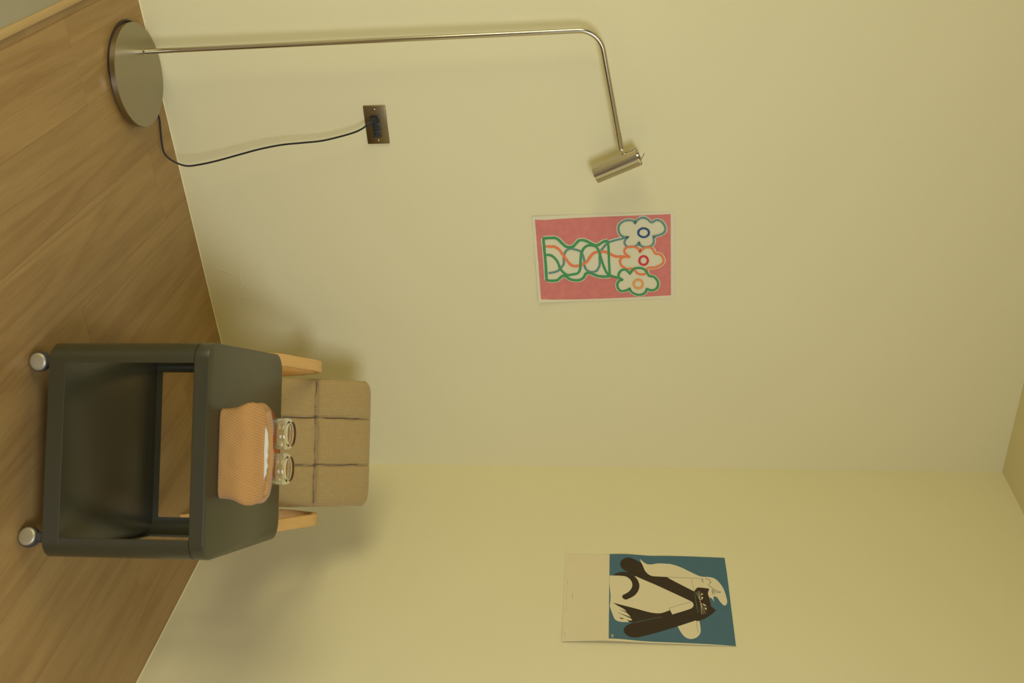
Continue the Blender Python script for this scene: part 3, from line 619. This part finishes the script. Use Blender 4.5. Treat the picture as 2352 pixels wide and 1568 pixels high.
# cushion plane: local y runs up the back, local z faces the front
def place_plane(o, origin, yv, zv):
    y = Vector(yv).normalized(); z = Vector(zv).normalized(); x = y.cross(z)
    mm = Matrix.Identity(4)
    for i in range(3): mm[i][0], mm[i][1], mm[i][2], mm[i][3] = x[i], y[i], z[i], origin[i]
    o.matrix_local = mm
yv = Vector((0, math.sin(LEAN), math.cos(LEAN))); zv = Vector((0, -math.cos(LEAN), math.sin(LEAN)))
front_pt = Vector((0, -0.02, 0.37))              # a point on the front face
org = front_pt - zv * (BACK_T / 2 + 0.010) - yv * 0.105
place_plane(back, org, yv, zv)
# sunken seam threads and the welt near the upper edge
for k, c in enumerate(bcx[1:-1]):
    path = [Vector((c + 0.005 * noise.noise(Vector((y * 24, k + 1.7, 0))), y, BACK_T / 2 - 0.0052 + 0.004 * 0)) for y in [0.02 + (BACK_L - 0.065) * i / 40 for i in range(41)]]
    tube('seam', path, 0.0011, M['seam'], back, 6)
for k, r in enumerate(bry[1:-1]):
    path = [Vector((x, r + 0.006 * noise.noise(Vector((x * 16, 5 + k + 1.7, 0))), BACK_T / 2 - 0.0105)) for x in [-BACK_W + 0.012 + (2 * BACK_W - 0.024) * i / 60 for i in range(61)]]
    tube('seam', path, 0.0014, M['seam'], back, 6)
sv, sf, _ = cushion('s', 0.197, 0.30, 0.075, [-0.070, 0.070], [0.15], 120, 60, rib=False, seed=4.2)
seat = mesh('seat_cushion', sv, sf, M['cord_fabric'], ch, smooth=True, fix=False)
place_plane(seat, Vector((0, -0.255, 0.272)), (0, 1, -0.12), (0, 0.12, 1))
# bentwood side loops: front leg, arm, rear leg in one band
def loop_path(s):
    pts = [(0.240, -0.255, 0.0), (0.240, -0.245, 0.20), (0.239, -0.235, 0.345), (0.239, -0.205, 0.402), (0.239, -0.15, 0.4225), (0.238, -0.06, 0.442), (0.238, 0.01, 0.4555),
           (0.237, 0.06, 0.4565), (0.236, 0.098, 0.440), (0.235, 0.120, 0.405), (0.232, 0.128, 0.36), (0.229, 0.125, 0.22), (0.252, 0.115, 0.0)]
    return catmull([Vector((s * x, y, z)) for x, y, z in pts], 8)
for s in (-1, 1):
    P = loop_path(s)
    v, f = sweep(P, lambda i, t: rrect(0.0175, 0.0085, 0.0025, 2), upv=(1, 0, 0))
    mesh('side_frame', v, f, M['birch'], ch, smooth=True, auto=40)
# seat rails, back rails and cross bars
for s in (-1, 1):
    P = catmull([Vector((s * 0.165, -0.25, 0.222)), Vector((s * 0.165, -0.06, 0.198)), Vector((s * 0.165, -0.005, 0.225)), Vector((s * 0.165, 0.06, 0.34)), Vector((s * 0.165, 0.155, 0.50))], 8)
    v, f = sweep(P, lambda i, t: rrect(0.016, 0.007, 0.002, 2), upv=(1, 0, 0))
    mesh('seat_rail', v, f, M['birch'], ch, smooth=True, auto=40)
for y, z, hw in ((-0.235, 0.208, 0.224), (0.112, 0.25, 0.216)):
    v, f = sweep([Vector((-hw, y, z)), Vector((0, y, z)), Vector((hw, y, z))], lambda i, t: rrect(0.010, 0.016, 0.003, 2), upv=(0, 1, 0))
    mesh('cross_bar', v, f, M['birch'], ch, smooth=True, auto=40)

# ------------------------------------------------------------------ things on the table (placed in the table's frame)
def on_table(x, y, z=ZT):
    c, s = math.cos(CA), math.sin(CA)
    return (-0.787 + c * x - s * y, -0.948 + s * x + c * y, z)
# fabric tissue box cover
tb = tag(empty('tissue_box_cover', on_table(0.008, -0.125), CA), 'orange-tan twill fabric tissue box cover with a slit top', 'tissue box')
def cover_section(u):
    """loop of (y, z) at station u in -1..1; begins and ends inside the slit"""
    a = abs(u)
    gap = 0.0125 * max(0.0, 1 - (a / 0.86) ** 2.2)
    sag = 0.006 * a ** 3
    top = 0.1055 - sag
    ym = -0.008
    pts = [(ym - gap * 0.8, top - 0.016), (ym - gap - 0.001, top - 0.006), (ym - gap - 0.005, top - 0.003), (-0.026, top - 0.008), (-0.043, top - 0.020), (-0.0565, top - 0.036),
           (-0.0605, 0.050), (-0.0585, 0.022), (-0.056, 0.005), (-0.053, 0.0005), (-0.03, 0.0), (0.03, 0.0), (0.050, 0.0005), (0.053, 0.005), (0.056, 0.022), (0.058, 0.05),
           (0.054, top - 0.034), (0.043, top - 0.013), (0.030, top - 0.001), (ym + gap + 0.010, top + 0.0045), (ym + gap + 0.005, top + 0.0045), (ym + gap + 0.001, top - 0.002), (ym + gap * 0.8, top - 0.016)]
    return pts
NU = 72; V, F = [], []; K = None
def cover_u(i): 
    q = -1 + 2 * i / NU
    return math.copysign(1 - (1 - abs(q)) ** 1.5, q)
for i in range(NU + 1):
    u = cover_u(i); a = abs(u)
    sec = catmull([Vector((0, y, z)) for y, z in cover_section(u)], 3, corner=75)
    K = len(sec)
    e = max(0.0, 1 - a ** 14) ** 0.5; squeeze = 0.62 + 0.38 * e
    for p in sec:
        y, z = p.y, p.z
        # width of the body changes with height: base, bulging shoulder, narrow top
        hz = z / 0.1055
        half = 0.1065 + 0.016 * math.exp(-((hz - 0.66) / 0.25) ** 2) - 0.013 * max(0, hz - 0.8) / 0.2
        x = u * half
        yy = y * squeeze
        wob = noise.noise(Vector((x * 22, y * 25, z * 30))) * 0.0035 * (0.25 + min(1, hz * 1.2)) + noise.noise(Vector((x * 60 + 4, y * 55, z * 60))) * 0.0010
        V.append((x + 0.4 * wob * (1 if a > .9 else 0), yy + wob * (1 if y > 0 else -1) * (0.2 if hz < .05 else 1), max(0.0, z + (wob * 0.6 if hz > .3 else 0))))
for i in range(NU):
    for q in range(K - 1): F.append((i * K + q, (i + 1) * K + q, (i + 1) * K + q + 1, i * K + q + 1))
for e in (0, NU):
    base = e * K; half_k = K // 2
    for q in range(half_k - 1):
        F.append((base + q, base + q + 1, base + K - 2 - q, base + K - 1 - q))
cover = mesh('fabric_body', V, F, M['twill'], tb, smooth=True, auto=70)
# stitched end fold
tube('stitched_fold', catmull([Vector((0.103, -0.004, 0.100)), Vector((0.112, 0.0, 0.088)), Vector((0.1205, 0.0, 0.070)), Vector((0.1195, 0.002, 0.05))], 6), 0.0013, M['twill'], tb, 8)
# tissue showing in the slit
ts_pts = []
V, F = [], []; nx, ny = 60, 10
for i in range(nx + 1):
    u = -1 + 2 * i / nx; x = 0.083 * u
    g = 0.0105 * max(0.02, 1 - abs(u) ** 2.2)
    for j in range(ny + 1):
        w = -1 + 2 * j / ny
        y = -0.008 + w * g + 0.0012 * noise.noise(Vector((x * 60, 1, 2)))
        z = 0.0965 + 0.0085 * (1 - w * w) * max(0, 1 - abs(u) ** 3) + 0.003 * noise.noise(Vector((x * 70, w * 1.6, 0.3))) - 0.006 * abs(u) ** 3
        V.append((x, y, z))
n0 = len(V)
for i in range(nx + 1):
    for j in range(ny + 1):
        x, y, z = V[i * (ny + 1) + j]; V.append((x, -0.008 + (y + 0.008) * 0.7, z - 0.03))
for i in range(nx):
    for j in range(ny):
        a = i * (ny + 1) + j; F.append((a, a + ny + 1, a + ny + 2, a + 1)); F.append((n0 + a, n0 + a + 1, n0 + a + ny + 2, n0 + a + ny + 1))
    for j in (0, ny):
        a = i * (ny + 1) + j; F.append((a, n0 + a, n0 + a + ny + 1, a + ny + 1))
for i in (0, nx):
    for j in range(ny):
        a = i * (ny + 1) + j; F.append((a, a + 1, n0 + a + 1, n0 + a))
ti = mesh('paper_tissue', V, F, M['tissue'], None, smooth=True, auto=60)
ti.location = on_table(0.008, -0.125); ti.rotation_euler = (0, 0, CA)
tag(ti, 'white paper tissue showing in the slit of the fabric cover', 'tissue')
# round tray
tray_prof = [(0.0, 0.0), (0.108, 0.0), (0.113, 0.002), (0.1165, 0.008), (0.1185, 0.0175), (0.1178, 0.0188), (0.1165, 0.0180), (0.1140, 0.0085), (0.1105, 0.0048), (0.106, 0.0040), (0.0, 0.0040)]
tr = lathe_obj('serving_tray', tray_prof, M['tray'], None, 72, loc=on_table(0.008, 0.072, ZT + 0.0003), auto=60)
tag(tr, 'orange tray under two clear tumblers behind the tissue box', 'tray')
# two ribbed tumblers, upside down
def tumbler(x, y, label):
    g = tag(empty('drinking_glass', on_table(x, y, ZT + 0.0045)), label, 'glass', 'ribbed tumblers on the tray')
    outer = [(0.0368, 0.0012), (0.0378, 0.0002), (0.0390, 0.0012), (0.0393, 0.006), (0.0398, 0.03), (0.0400, 0.066), (0.0402, 0.071), (0.0408, 0.0745), (0.0412, 0.0785), (0.0404, 0.0835), (0.0385, 0.0875), (0.0362, 0.0910), (0.0340, 0.0930), (0.0315, 0.0932), (0.0303, 0.0922), (0.0292, 0.0905), (0.027, 0.0893), (0.0, 0.0890)]
    inner = [(0.0, 0.0862), (0.027, 0.0860), (0.0325, 0.0838), (0.0362, 0.0780), (0.0370, 0.070), (0.0368, 0.03), (0.0364, 0.006), (0.0368, 0.0012)]
    prof = outer + inner
    def ripple(r, z, a):
        if r > 0.0385 and 0.004 < z < 0.072: return r + 0.00055 * math.cos(44 * a)
        return r
    lathe_obj('tumbler_body', prof, M['glass'], g, 264, ripple=ripple, auto=80)
tumbler(-0.036, 0.060, 'ribbed clear glass tumbler on the tray, the one nearer the floor lamp')
tumbler(0.054, 0.053, 'ribbed clear glass tumbler on the tray, the one nearer the blue cat poster')

# ------------------------------------------------------------------ floor lamp
lamp = tag(empty('floor_lamp', (-1.525, -0.1525, 0.0)), 'brushed steel floor lamp with disc base and bent reading arm', 'floor lamp')
LO = Vector((-1.525, -0.1525, 0.0))
def L(x, y, z): return Vector((x, y, z)) - LO
BR = 0.1465
base = lathe_obj('base', [(0.0, 0.0082), (BR - 0.0008, 0.0082), (BR, 0.0090), (BR, 0.0232), (BR - 0.0008, 0.0240), (0.0, 0.0240)], M['steel_disc'], lamp, 96, auto=30)
lathe_obj('foot_pad', [(0.0, 0.0002), (0.118, 0.0002), (0.118, 0.0083), (0.0, 0.0083)], M['felt'], base, 48)
PX, PY = -1.576, -0.092
lathe_obj('collar', [(0.0078, 0.0), (0.0115, 0.0), (0.0112, 0.0010), (0.0080, 0.0016), (0.0078, 0.0)], M['steel'], base, 32, loc=L(PX, PY, 0.0241))
PT = -0.072
stem_pts = [L(PX, PY, 0.024), L(-1.5815, -0.0825, 0.65), L(-1.5855, -0.0740, 1.15), L(-1.5865, PT, 1.255), L(-1.5868, PT, 1.290)]
c0, rad = Vector((-1.5868 + 0.068, PT, 1.290)), 0.068
arm_dir = Vector((math.cos(math.radians(9.6)), 0, math.sin(math.radians(9.6))))
arc = []
for i in range(1, 17):
    a = PI - (PI / 2 - math.radians(9.6)) * i / 16
    arc.append(Vector((c0.x + rad * math.cos(a), PT, c0.z + rad * math.sin(a))) - LO)
tip = arc[-1] + arm_dir * 0.292
pole = tube('pole', stem_pts + arc + [arc[-1] + arm_dir * 0.1, arc[-1] + arm_dir * 0.2, tip], 0.0072, M['steel'], lamp, 20)
tube('sleeve', [tip - arm_dir * 0.045, tip - arm_dir * 0.02, tip + arm_dir * 0.001], 0.0080, M['steel'], pole, 20)
hb, ht = Vector((-1.1615, -0.073, 1.3292)), Vector((-1.2180, -0.073, 1.4570))
ax = (ht - hb).normalized(); HL = (ht - hb).length; HR = 0.0278
head = lathe_obj('shade', [(HR - 0.002, 0.0), (HR, 0.0), (HR, HL), (HR - 0.0016, HL), (HR - 0.0018, HL - 0.007), (0.004, HL - 0.0075), (0.004, HL - 0.009), (HR - 0.002, HL - 0.009), (HR - 0.002, 0.0)], M['steel'], lamp, 64, auto=30)
q = Vector((0, 0, 1)).rotation_difference(ax + Vector((0, -0.05, 0)))
head.rotation_mode = 'QUATERNION'; head.rotation_quaternion = q; head.location = hb - LO
lathe_obj('bulb', [(0.0, 0.004), (0.012, 0.006), (0.020, 0.014), (0.022, 0.024), (0.016, 0.050), (0.013, 0.085), (0.0, 0.085)], M['bulb'], head, 32)
jp = tip + arm_dir * 0.005
lathe_obj('joint', [(0.0, -0.0075), (0.0045, -0.006), (0.0072, -0.0020), (0.0072, 0.002), (0.0045, 0.006), (0.0, 0.0075)], M['chrome'], lamp, 24, loc=jp)
# switch: two fine prongs above the top cap
for dx in (-0.0012, 0.0012):
    tube('switch_prong', [Vector((0.010 + dx, -0.006, HL - 0.010)), Vector((0.0085 + dx, -0.006, HL + 0.006)), Vector((-0.004 + dx * 0.4, -0.006, HL + 0.021))], 0.0007, M['steel'], head, 8)
# power cord: coiled under the base rim, then looping up to the socket
coil = []
for a, r in ((118, .118), (132, .136), (146, .1475), (160, .1505), (175, .149), (192, .1455), (210, .1425), (228, .1415), (246, .139), (262, .130), (275, .118)):
    coil.append(Vector((r * math.cos(math.radians(a)), r * math.sin(math.radians(a)) - 0.0, 0.0043)))
tube('power_cord', catmull(coil, 6), 0.0039, M['cord'], lamp, 10)
coil2 = [v * 1 for v in coil]
coil2 = [Vector((v.x * 0.955, v.y * 0.955, 0.0040)) for v in coil]
tube('power_cord', catmull(coil2, 6), 0.0037, M['cord'], lamp, 10)
cord_pts = [(-1.430, -0.100, 0.0042), (-1.400, -0.072, 0.0042), (-1.366, -0.061, 0.0042), (-1.333, -0.071, 0.0042), (-1.292, -0.083, 0.0042), (-1.262, -0.088, 0.0075), (-1.240, -0.090, 0.028), (-1.222, -0.088, 0.065),
            (-1.2225, -0.083, 0.105), (-1.2325, -0.078, 0.166), (-1.250, -0.072, 0.245), (-1.263, -0.068, 0.305), (-1.2735, -0.064, 0.375), (-1.277, -0.060, 0.440), (-1.2805, -0.056, 0.500), (-1.2915, -0.052, 0.560), (-1.303, -0.050, 0.605), (-1.313, -0.048, 0.629), (-1.3205, -0.0435, 0.641)]
cord = tube('power_cord', catmull([Vector(p) - LO for p in cord_pts], 8), 0.0028, M['cord'], lamp, 10)
# angled plug
pc = Vector((-1.3275, -0.0165, 0.6585))
v, f = sweep([pc - LO + Vector((0, 0.0075, 0)), pc - LO + Vector((0, -0.004, 0)), pc - LO + Vector((0, -0.0115, 0)), pc - LO + Vector((0, -0.0155, 0))], lambda i, t: rrect((0.0098, 0.0098, 0.0094, 0.0075)[i], (0.0115, 0.0115, 0.0108, 0.0085)[i], 0.003, 3), upv=(1, 0, 0))
plug = mesh('plug', v, f, M['black'], cord, smooth=True, auto=45)
sv_ = catmull([pc + Vector((0.001, -0.0135, -0.002)), pc + Vector((0.002, -0.0215, -0.0075)), pc + Vector((0.0045, -0.0255, -0.0130)), Vector((-1.3195, -0.0438, 0.6395))], 6)
radii = lambda t: 0.0060 - 0.0026 * t + (0.0007 if int(t * 9) % 2 == 0 else 0)
v, f = sweep([p - LO for p in sv_], lambda i, t: circle(radii(t), 12))
mesh('strain_relief', v, f, M['black'], cord, smooth=True, auto=35)

# ------------------------------------------------------------------ wall socket
ox, oz = -1.3085, 0.6620
out = tag(empty('wall_outlet', (ox, 0.0, oz)), 'brown brushed metal wall socket plate with three black outlets', 'wall socket')
pl = bevel_box('cover_plate', -0.0605, 0.0605, -0.0055, -0.0002, -0.0345, 0.0345, 0.0026, M['plate'], out, 3)
for s in (-1, 1):
    scw = lathe_obj('screw', [(0.0, 0.0), (0.0036, 0.0), (0.0036, 0.0006), (0.0026, 0.0014), (0.0, 0.0017)], M['steel'], pl, 20, loc=(s * 0.0485, -0.0054, 0.0), rot=(PI / 2, 0, 0))
    mesh('screw_slot', *box(-0.0024, 0.0024, -0.0004, 0.0004, 0.00135, 0.00185), M['slot'], scw)
for i in (-1, 0, 1):
    cx = i * 0.0236 + 0.0035
    so = bevel_box('socket', cx - 0.0114, cx + 0.0114, -0.0082, -0.0048, -0.0137, 0.0137, 0.0010, M['socket'], out, 2)
    for dz in (-0.0056, 0.0056):
        mesh('slot', *box(cx - 0.0042, cx + 0.0042, -0.00835, -0.0080, dz - 0.0011, dz + 0.0011), M['slot'], so)

# ------------------------------------------------------------------ posters
def fill_poly(pts, step=0.012):
    """triangulated sheet piece with inner points so that it can follow the paper's curl"""
    xs = [p[0] for p in pts]; ys = [p[1] for p in pts]
    base = [Vector((p[0], p[1])) for p in pts]; n = len(base)
    extra = []
    x = min(xs) + step / 2
    while x < max(xs):
        y = min(ys) + step / 2
        while y < max(ys): extra.append(Vector((x, y))); y += step
        x += step
    v, e, f, *_ = delaunay_2d_cdt(base + extra, [], [list(range(n))], 1, 1e-7)
    return [(q.x, q.y) for q in v], [tuple(t) for t in f]
def smooth_outline(pts, per=6, corner=48):
    P = [Vector((a * 1e-4, b * 1e-4, 0)) for a, b in pts]
    if (P[0] - P[-1]).length < 1e-6: P = P[:-1]
    return [(q.x, q.y) for q in catmull(P, per, True, corner)]
def ribbon(pts, w, per=6, corner=70, jitter=0.0, seed=0):
    closed = pts[0] == pts[-1]
    P = [Vector((a * 1e-4, b * 1e-4, 0)) for a, b in pts]
    if closed: c = catmull(P[:-1], per, True, corner); c.append(c[0])
    else: c = catmull(P, per, False, corner)
    V, F = [], []; n = len(c)
    for i, p in enumerate(c):
        if closed: t = (c[(i + 1) % (n - 1)] - c[(i - 1) % (n - 1)])
        else: t = c[min(i + 1, n - 1)] - c[max(i - 1, 0)]
        t.normalize(); nr = Vector((-t.y, t.x, 0))
        h = w * 0.5e-4 * (1 + jitter * noise.noise(Vector((p.x * 160 + seed, p.y * 160, seed))))
        h2 = w * 0.5e-4 * (1 + jitter * noise.noise(Vector((p.x * 160 + seed, p.y * 160, seed + 9))))
        V += [(p + nr * h), (p - nr * h2)]
    F = [(2 * i, 2 * i + 1, 2 * i + 3, 2 * i + 2) for i in range(n - 1)]
    return [(q.x, q.y) for q in V], F
def sheet(name, corners, off, mat, parent, th=0.00025, nx=24, nz=36):
    (ax_, az), (bx, bz), (cx, cz), (dx, dz) = [(p[0] * 1e-4, p[1] * 1e-4) for p in corners]   # BL, TL, TR, BR
    V, F = [], []
    for side in (0, 1):
        for j in range(nz + 1):
            for i in range(nx + 1):
                s, t = i / nx, j / nz
                x = (ax_ * (1 - s) + dx * s) * (1 - t) + (bx * (1 - s) + cx * s) * t
                z = (az * (1 - s) + dz * s) * (1 - t) + (bz * (1 - s) + cz * s) * t
                V.append((x, -off(x, z) + (th if side else 0), z))
    k = (nx + 1) * (nz + 1)
    for j in range(nz):
        for i in range(nx):
            a = j * (nx + 1) + i; F.append((a, a + 1, a + nx + 2, a + nx + 1)); F.append((k + a, k + a + nx + 1, k + a + nx + 2, k + a + 1))
    ring = [i for i in range(nx + 1)] + [(j + 1) * (nx + 1) - 1 for j in range(1, nz + 1)] + [nz * (nx + 1) + i for i in range(nx - 1, -1, -1)] + [j * (nx + 1) for j in range(nz - 1, 0, -1)]
    for a, b_ in zip(ring, ring[1:] + ring[:1]): F.append((a, k + a, k + b_, b_))
    return mesh(name, V, F, mat, parent, smooth=True, auto=40)
def print_layer(name, pieces, off, layer, mat, parent):
    V, F = [], []
    for v, f in pieces:
        n = len(V); V += [(x, -off(x, z) - 0.00008 * layer, z) for x, z in v]; F += [tuple(i + n for i in q) for q in f]
    # keep every face looking into the room
    FF = []
    for q in F:
        a, b_, c = Vector(V[q[0]]), Vector(V[q[1]]), Vector(V[q[2]])
        FF.append(q if (b_ - a).cross(c - a).y < 0 else q[::-1])
    return mesh(name, V, FF, mat, parent, smooth=True, fix=False)

# flower vase print
pa = tag(empty('poster', (-0.844, 0.0, 1.130)), 'pink poster of a patterned vase with three outlined flowers on the wall', 'poster')
def off_a(x, z):
    low = max(0.0, 1 - z / 0.16); rt = max(0.0, (x - 0.02) / 0.14)
    return 0.0012 + 0.006 * low ** 1.5 * (0.25 + 0.75 * rt ** 2) + 0.0025 * rt ** 3 * max(0, 1 - z / 0.4) + 0.0012 * low * math.sin(x * 30 + 1)
shA = sheet('paper', FLOWER_SHEET, off_a, M['paper'], pa)
print_layer('pink_field', [fill_poly(smooth_outline(FLOWER_FIELD, 4, 30))], off_a, 1, M['pink'], shA)
names = {'halo': 'pale_outline', 'teal': 'teal_stroke', 'orange': 'orange_stroke', 'green': 'green_stroke', 'navy': 'navy_ring', 'red': 'red_ring', 'amber': 'amber_ring'}
lay = 2
for i, q in enumerate(FLOWER_FILL):
    print_layer('pale_shape', [fill_poly(smooth_outline(q, 5, 60))], off_a, lay, M['paper'], shA); lay += 1
for i, (nm, q, w) in enumerate(FLOWER_STROKES):
    if nm == 'halo':
        print_layer(names[nm], [ribbon(q, w, 5, 75, 0.10, i)], off_a, lay, M['paper'], shA); lay += 1
for i, (nm, q, w) in enumerate(FLOWER_STROKES):
    if nm != 'halo':
        print_layer(names[nm], [ribbon(q, w, 6, 75, 0.22, i)], off_a, lay, M[nm], shA); lay += 1
print_layer('caption', [ribbon(q, w, 2, None, 0) for q, w in FLOWER_TEXT], off_a, 1, M['faint_ink'], shA)['kind'] = 'stuff'

# cat print on the right-hand wall
pb = tag(empty('poster', (0.0, -0.648, 1.220), -PI / 2), 'blue poster of a black cat hugging a pale figure, cream lower margin', 'poster')
def off_b(x, z):
    rt = max(0.0, (x + 0.02) / 0.20); lo = math.exp(-((z - 0.14) / 0.11) ** 2); mid = math.exp(-((z - 0.33) / 0.16) ** 2)
    lf = max(0.0, (-x - 0.05) / 0.13)
    return 0.0012 + 0.0085 * rt ** 2 * lo + 0.004 * rt ** 2 * mid + 0.0015 * lf ** 2 * math.exp(-((z - 0.20) / 0.05) ** 2)
shB = sheet('paper', CAT_SHEET, off_b, M['paper_cream'], pb)
print_layer('blue_field', [fill_poly(smooth_outline(CAT_FIELD, 3, 30))], off_b, 1, M['blue_ink'], shB)
for i, q in enumerate(CAT_CREAM):
    print_layer('pale_figure', [fill_poly(smooth_outline(q, 5, 50))], off_b, 2 + i, M['paper_cream'], shB)
print_layer('black_cat', [fill_poly(smooth_outline(CAT_DARK[0], 5, 38))], off_b, 6, M['black_ink'], shB)
print_layer('black_tail', [fill_poly(smooth_outline(CAT_DARK[1], 5, 60))], off_b, 7, M['black_ink'], shB)
for q in CAT_WEDGES: print_layer('finger_gap', [fill_poly(smooth_outline(q, 1, 10))], off_b, 6, M['black_ink'], shB)
for q in CAT_EYES: print_layer('cat_eye', [fill_poly(smooth_outline(q, 3, 50))], off_b, 9, M['paper_cream'], shB)
for q, nm in zip(CAT_NOSE, ('cat_nose', 'red_dot')): print_layer(nm, [fill_poly(smooth_outline(q, 2, 80))], off_b, 11, M['nose'], shB)
for q, w in CAT_LINES_DARK: print_layer('ink_line', [ribbon(q, w, 5, 60)], off_b, 8, M['line_ink'], shB)
for q, w in CAT_LINES_BLUE: print_layer('blue_line', [ribbon(q, w, 5, 60)], off_b, 8, M['teal'], shB)
for q, w in CAT_LINES_CREAM[:6]: print_layer('whisker', [ribbon(q, w, 4, 60)], off_b, 10, M['paper_cream'], shB)
for q, w in CAT_LINES_CREAM[6:]: print_layer('signature_stroke', [ribbon(q, w, 4, 60)], off_b, 10, M['paper_cream'], shB)
print_layer('caption', [ribbon(q, w, 2, None) for q, w in CAT_TEXT], off_b, 1, M['text_ink'], shB)['kind'] = 'stuff'
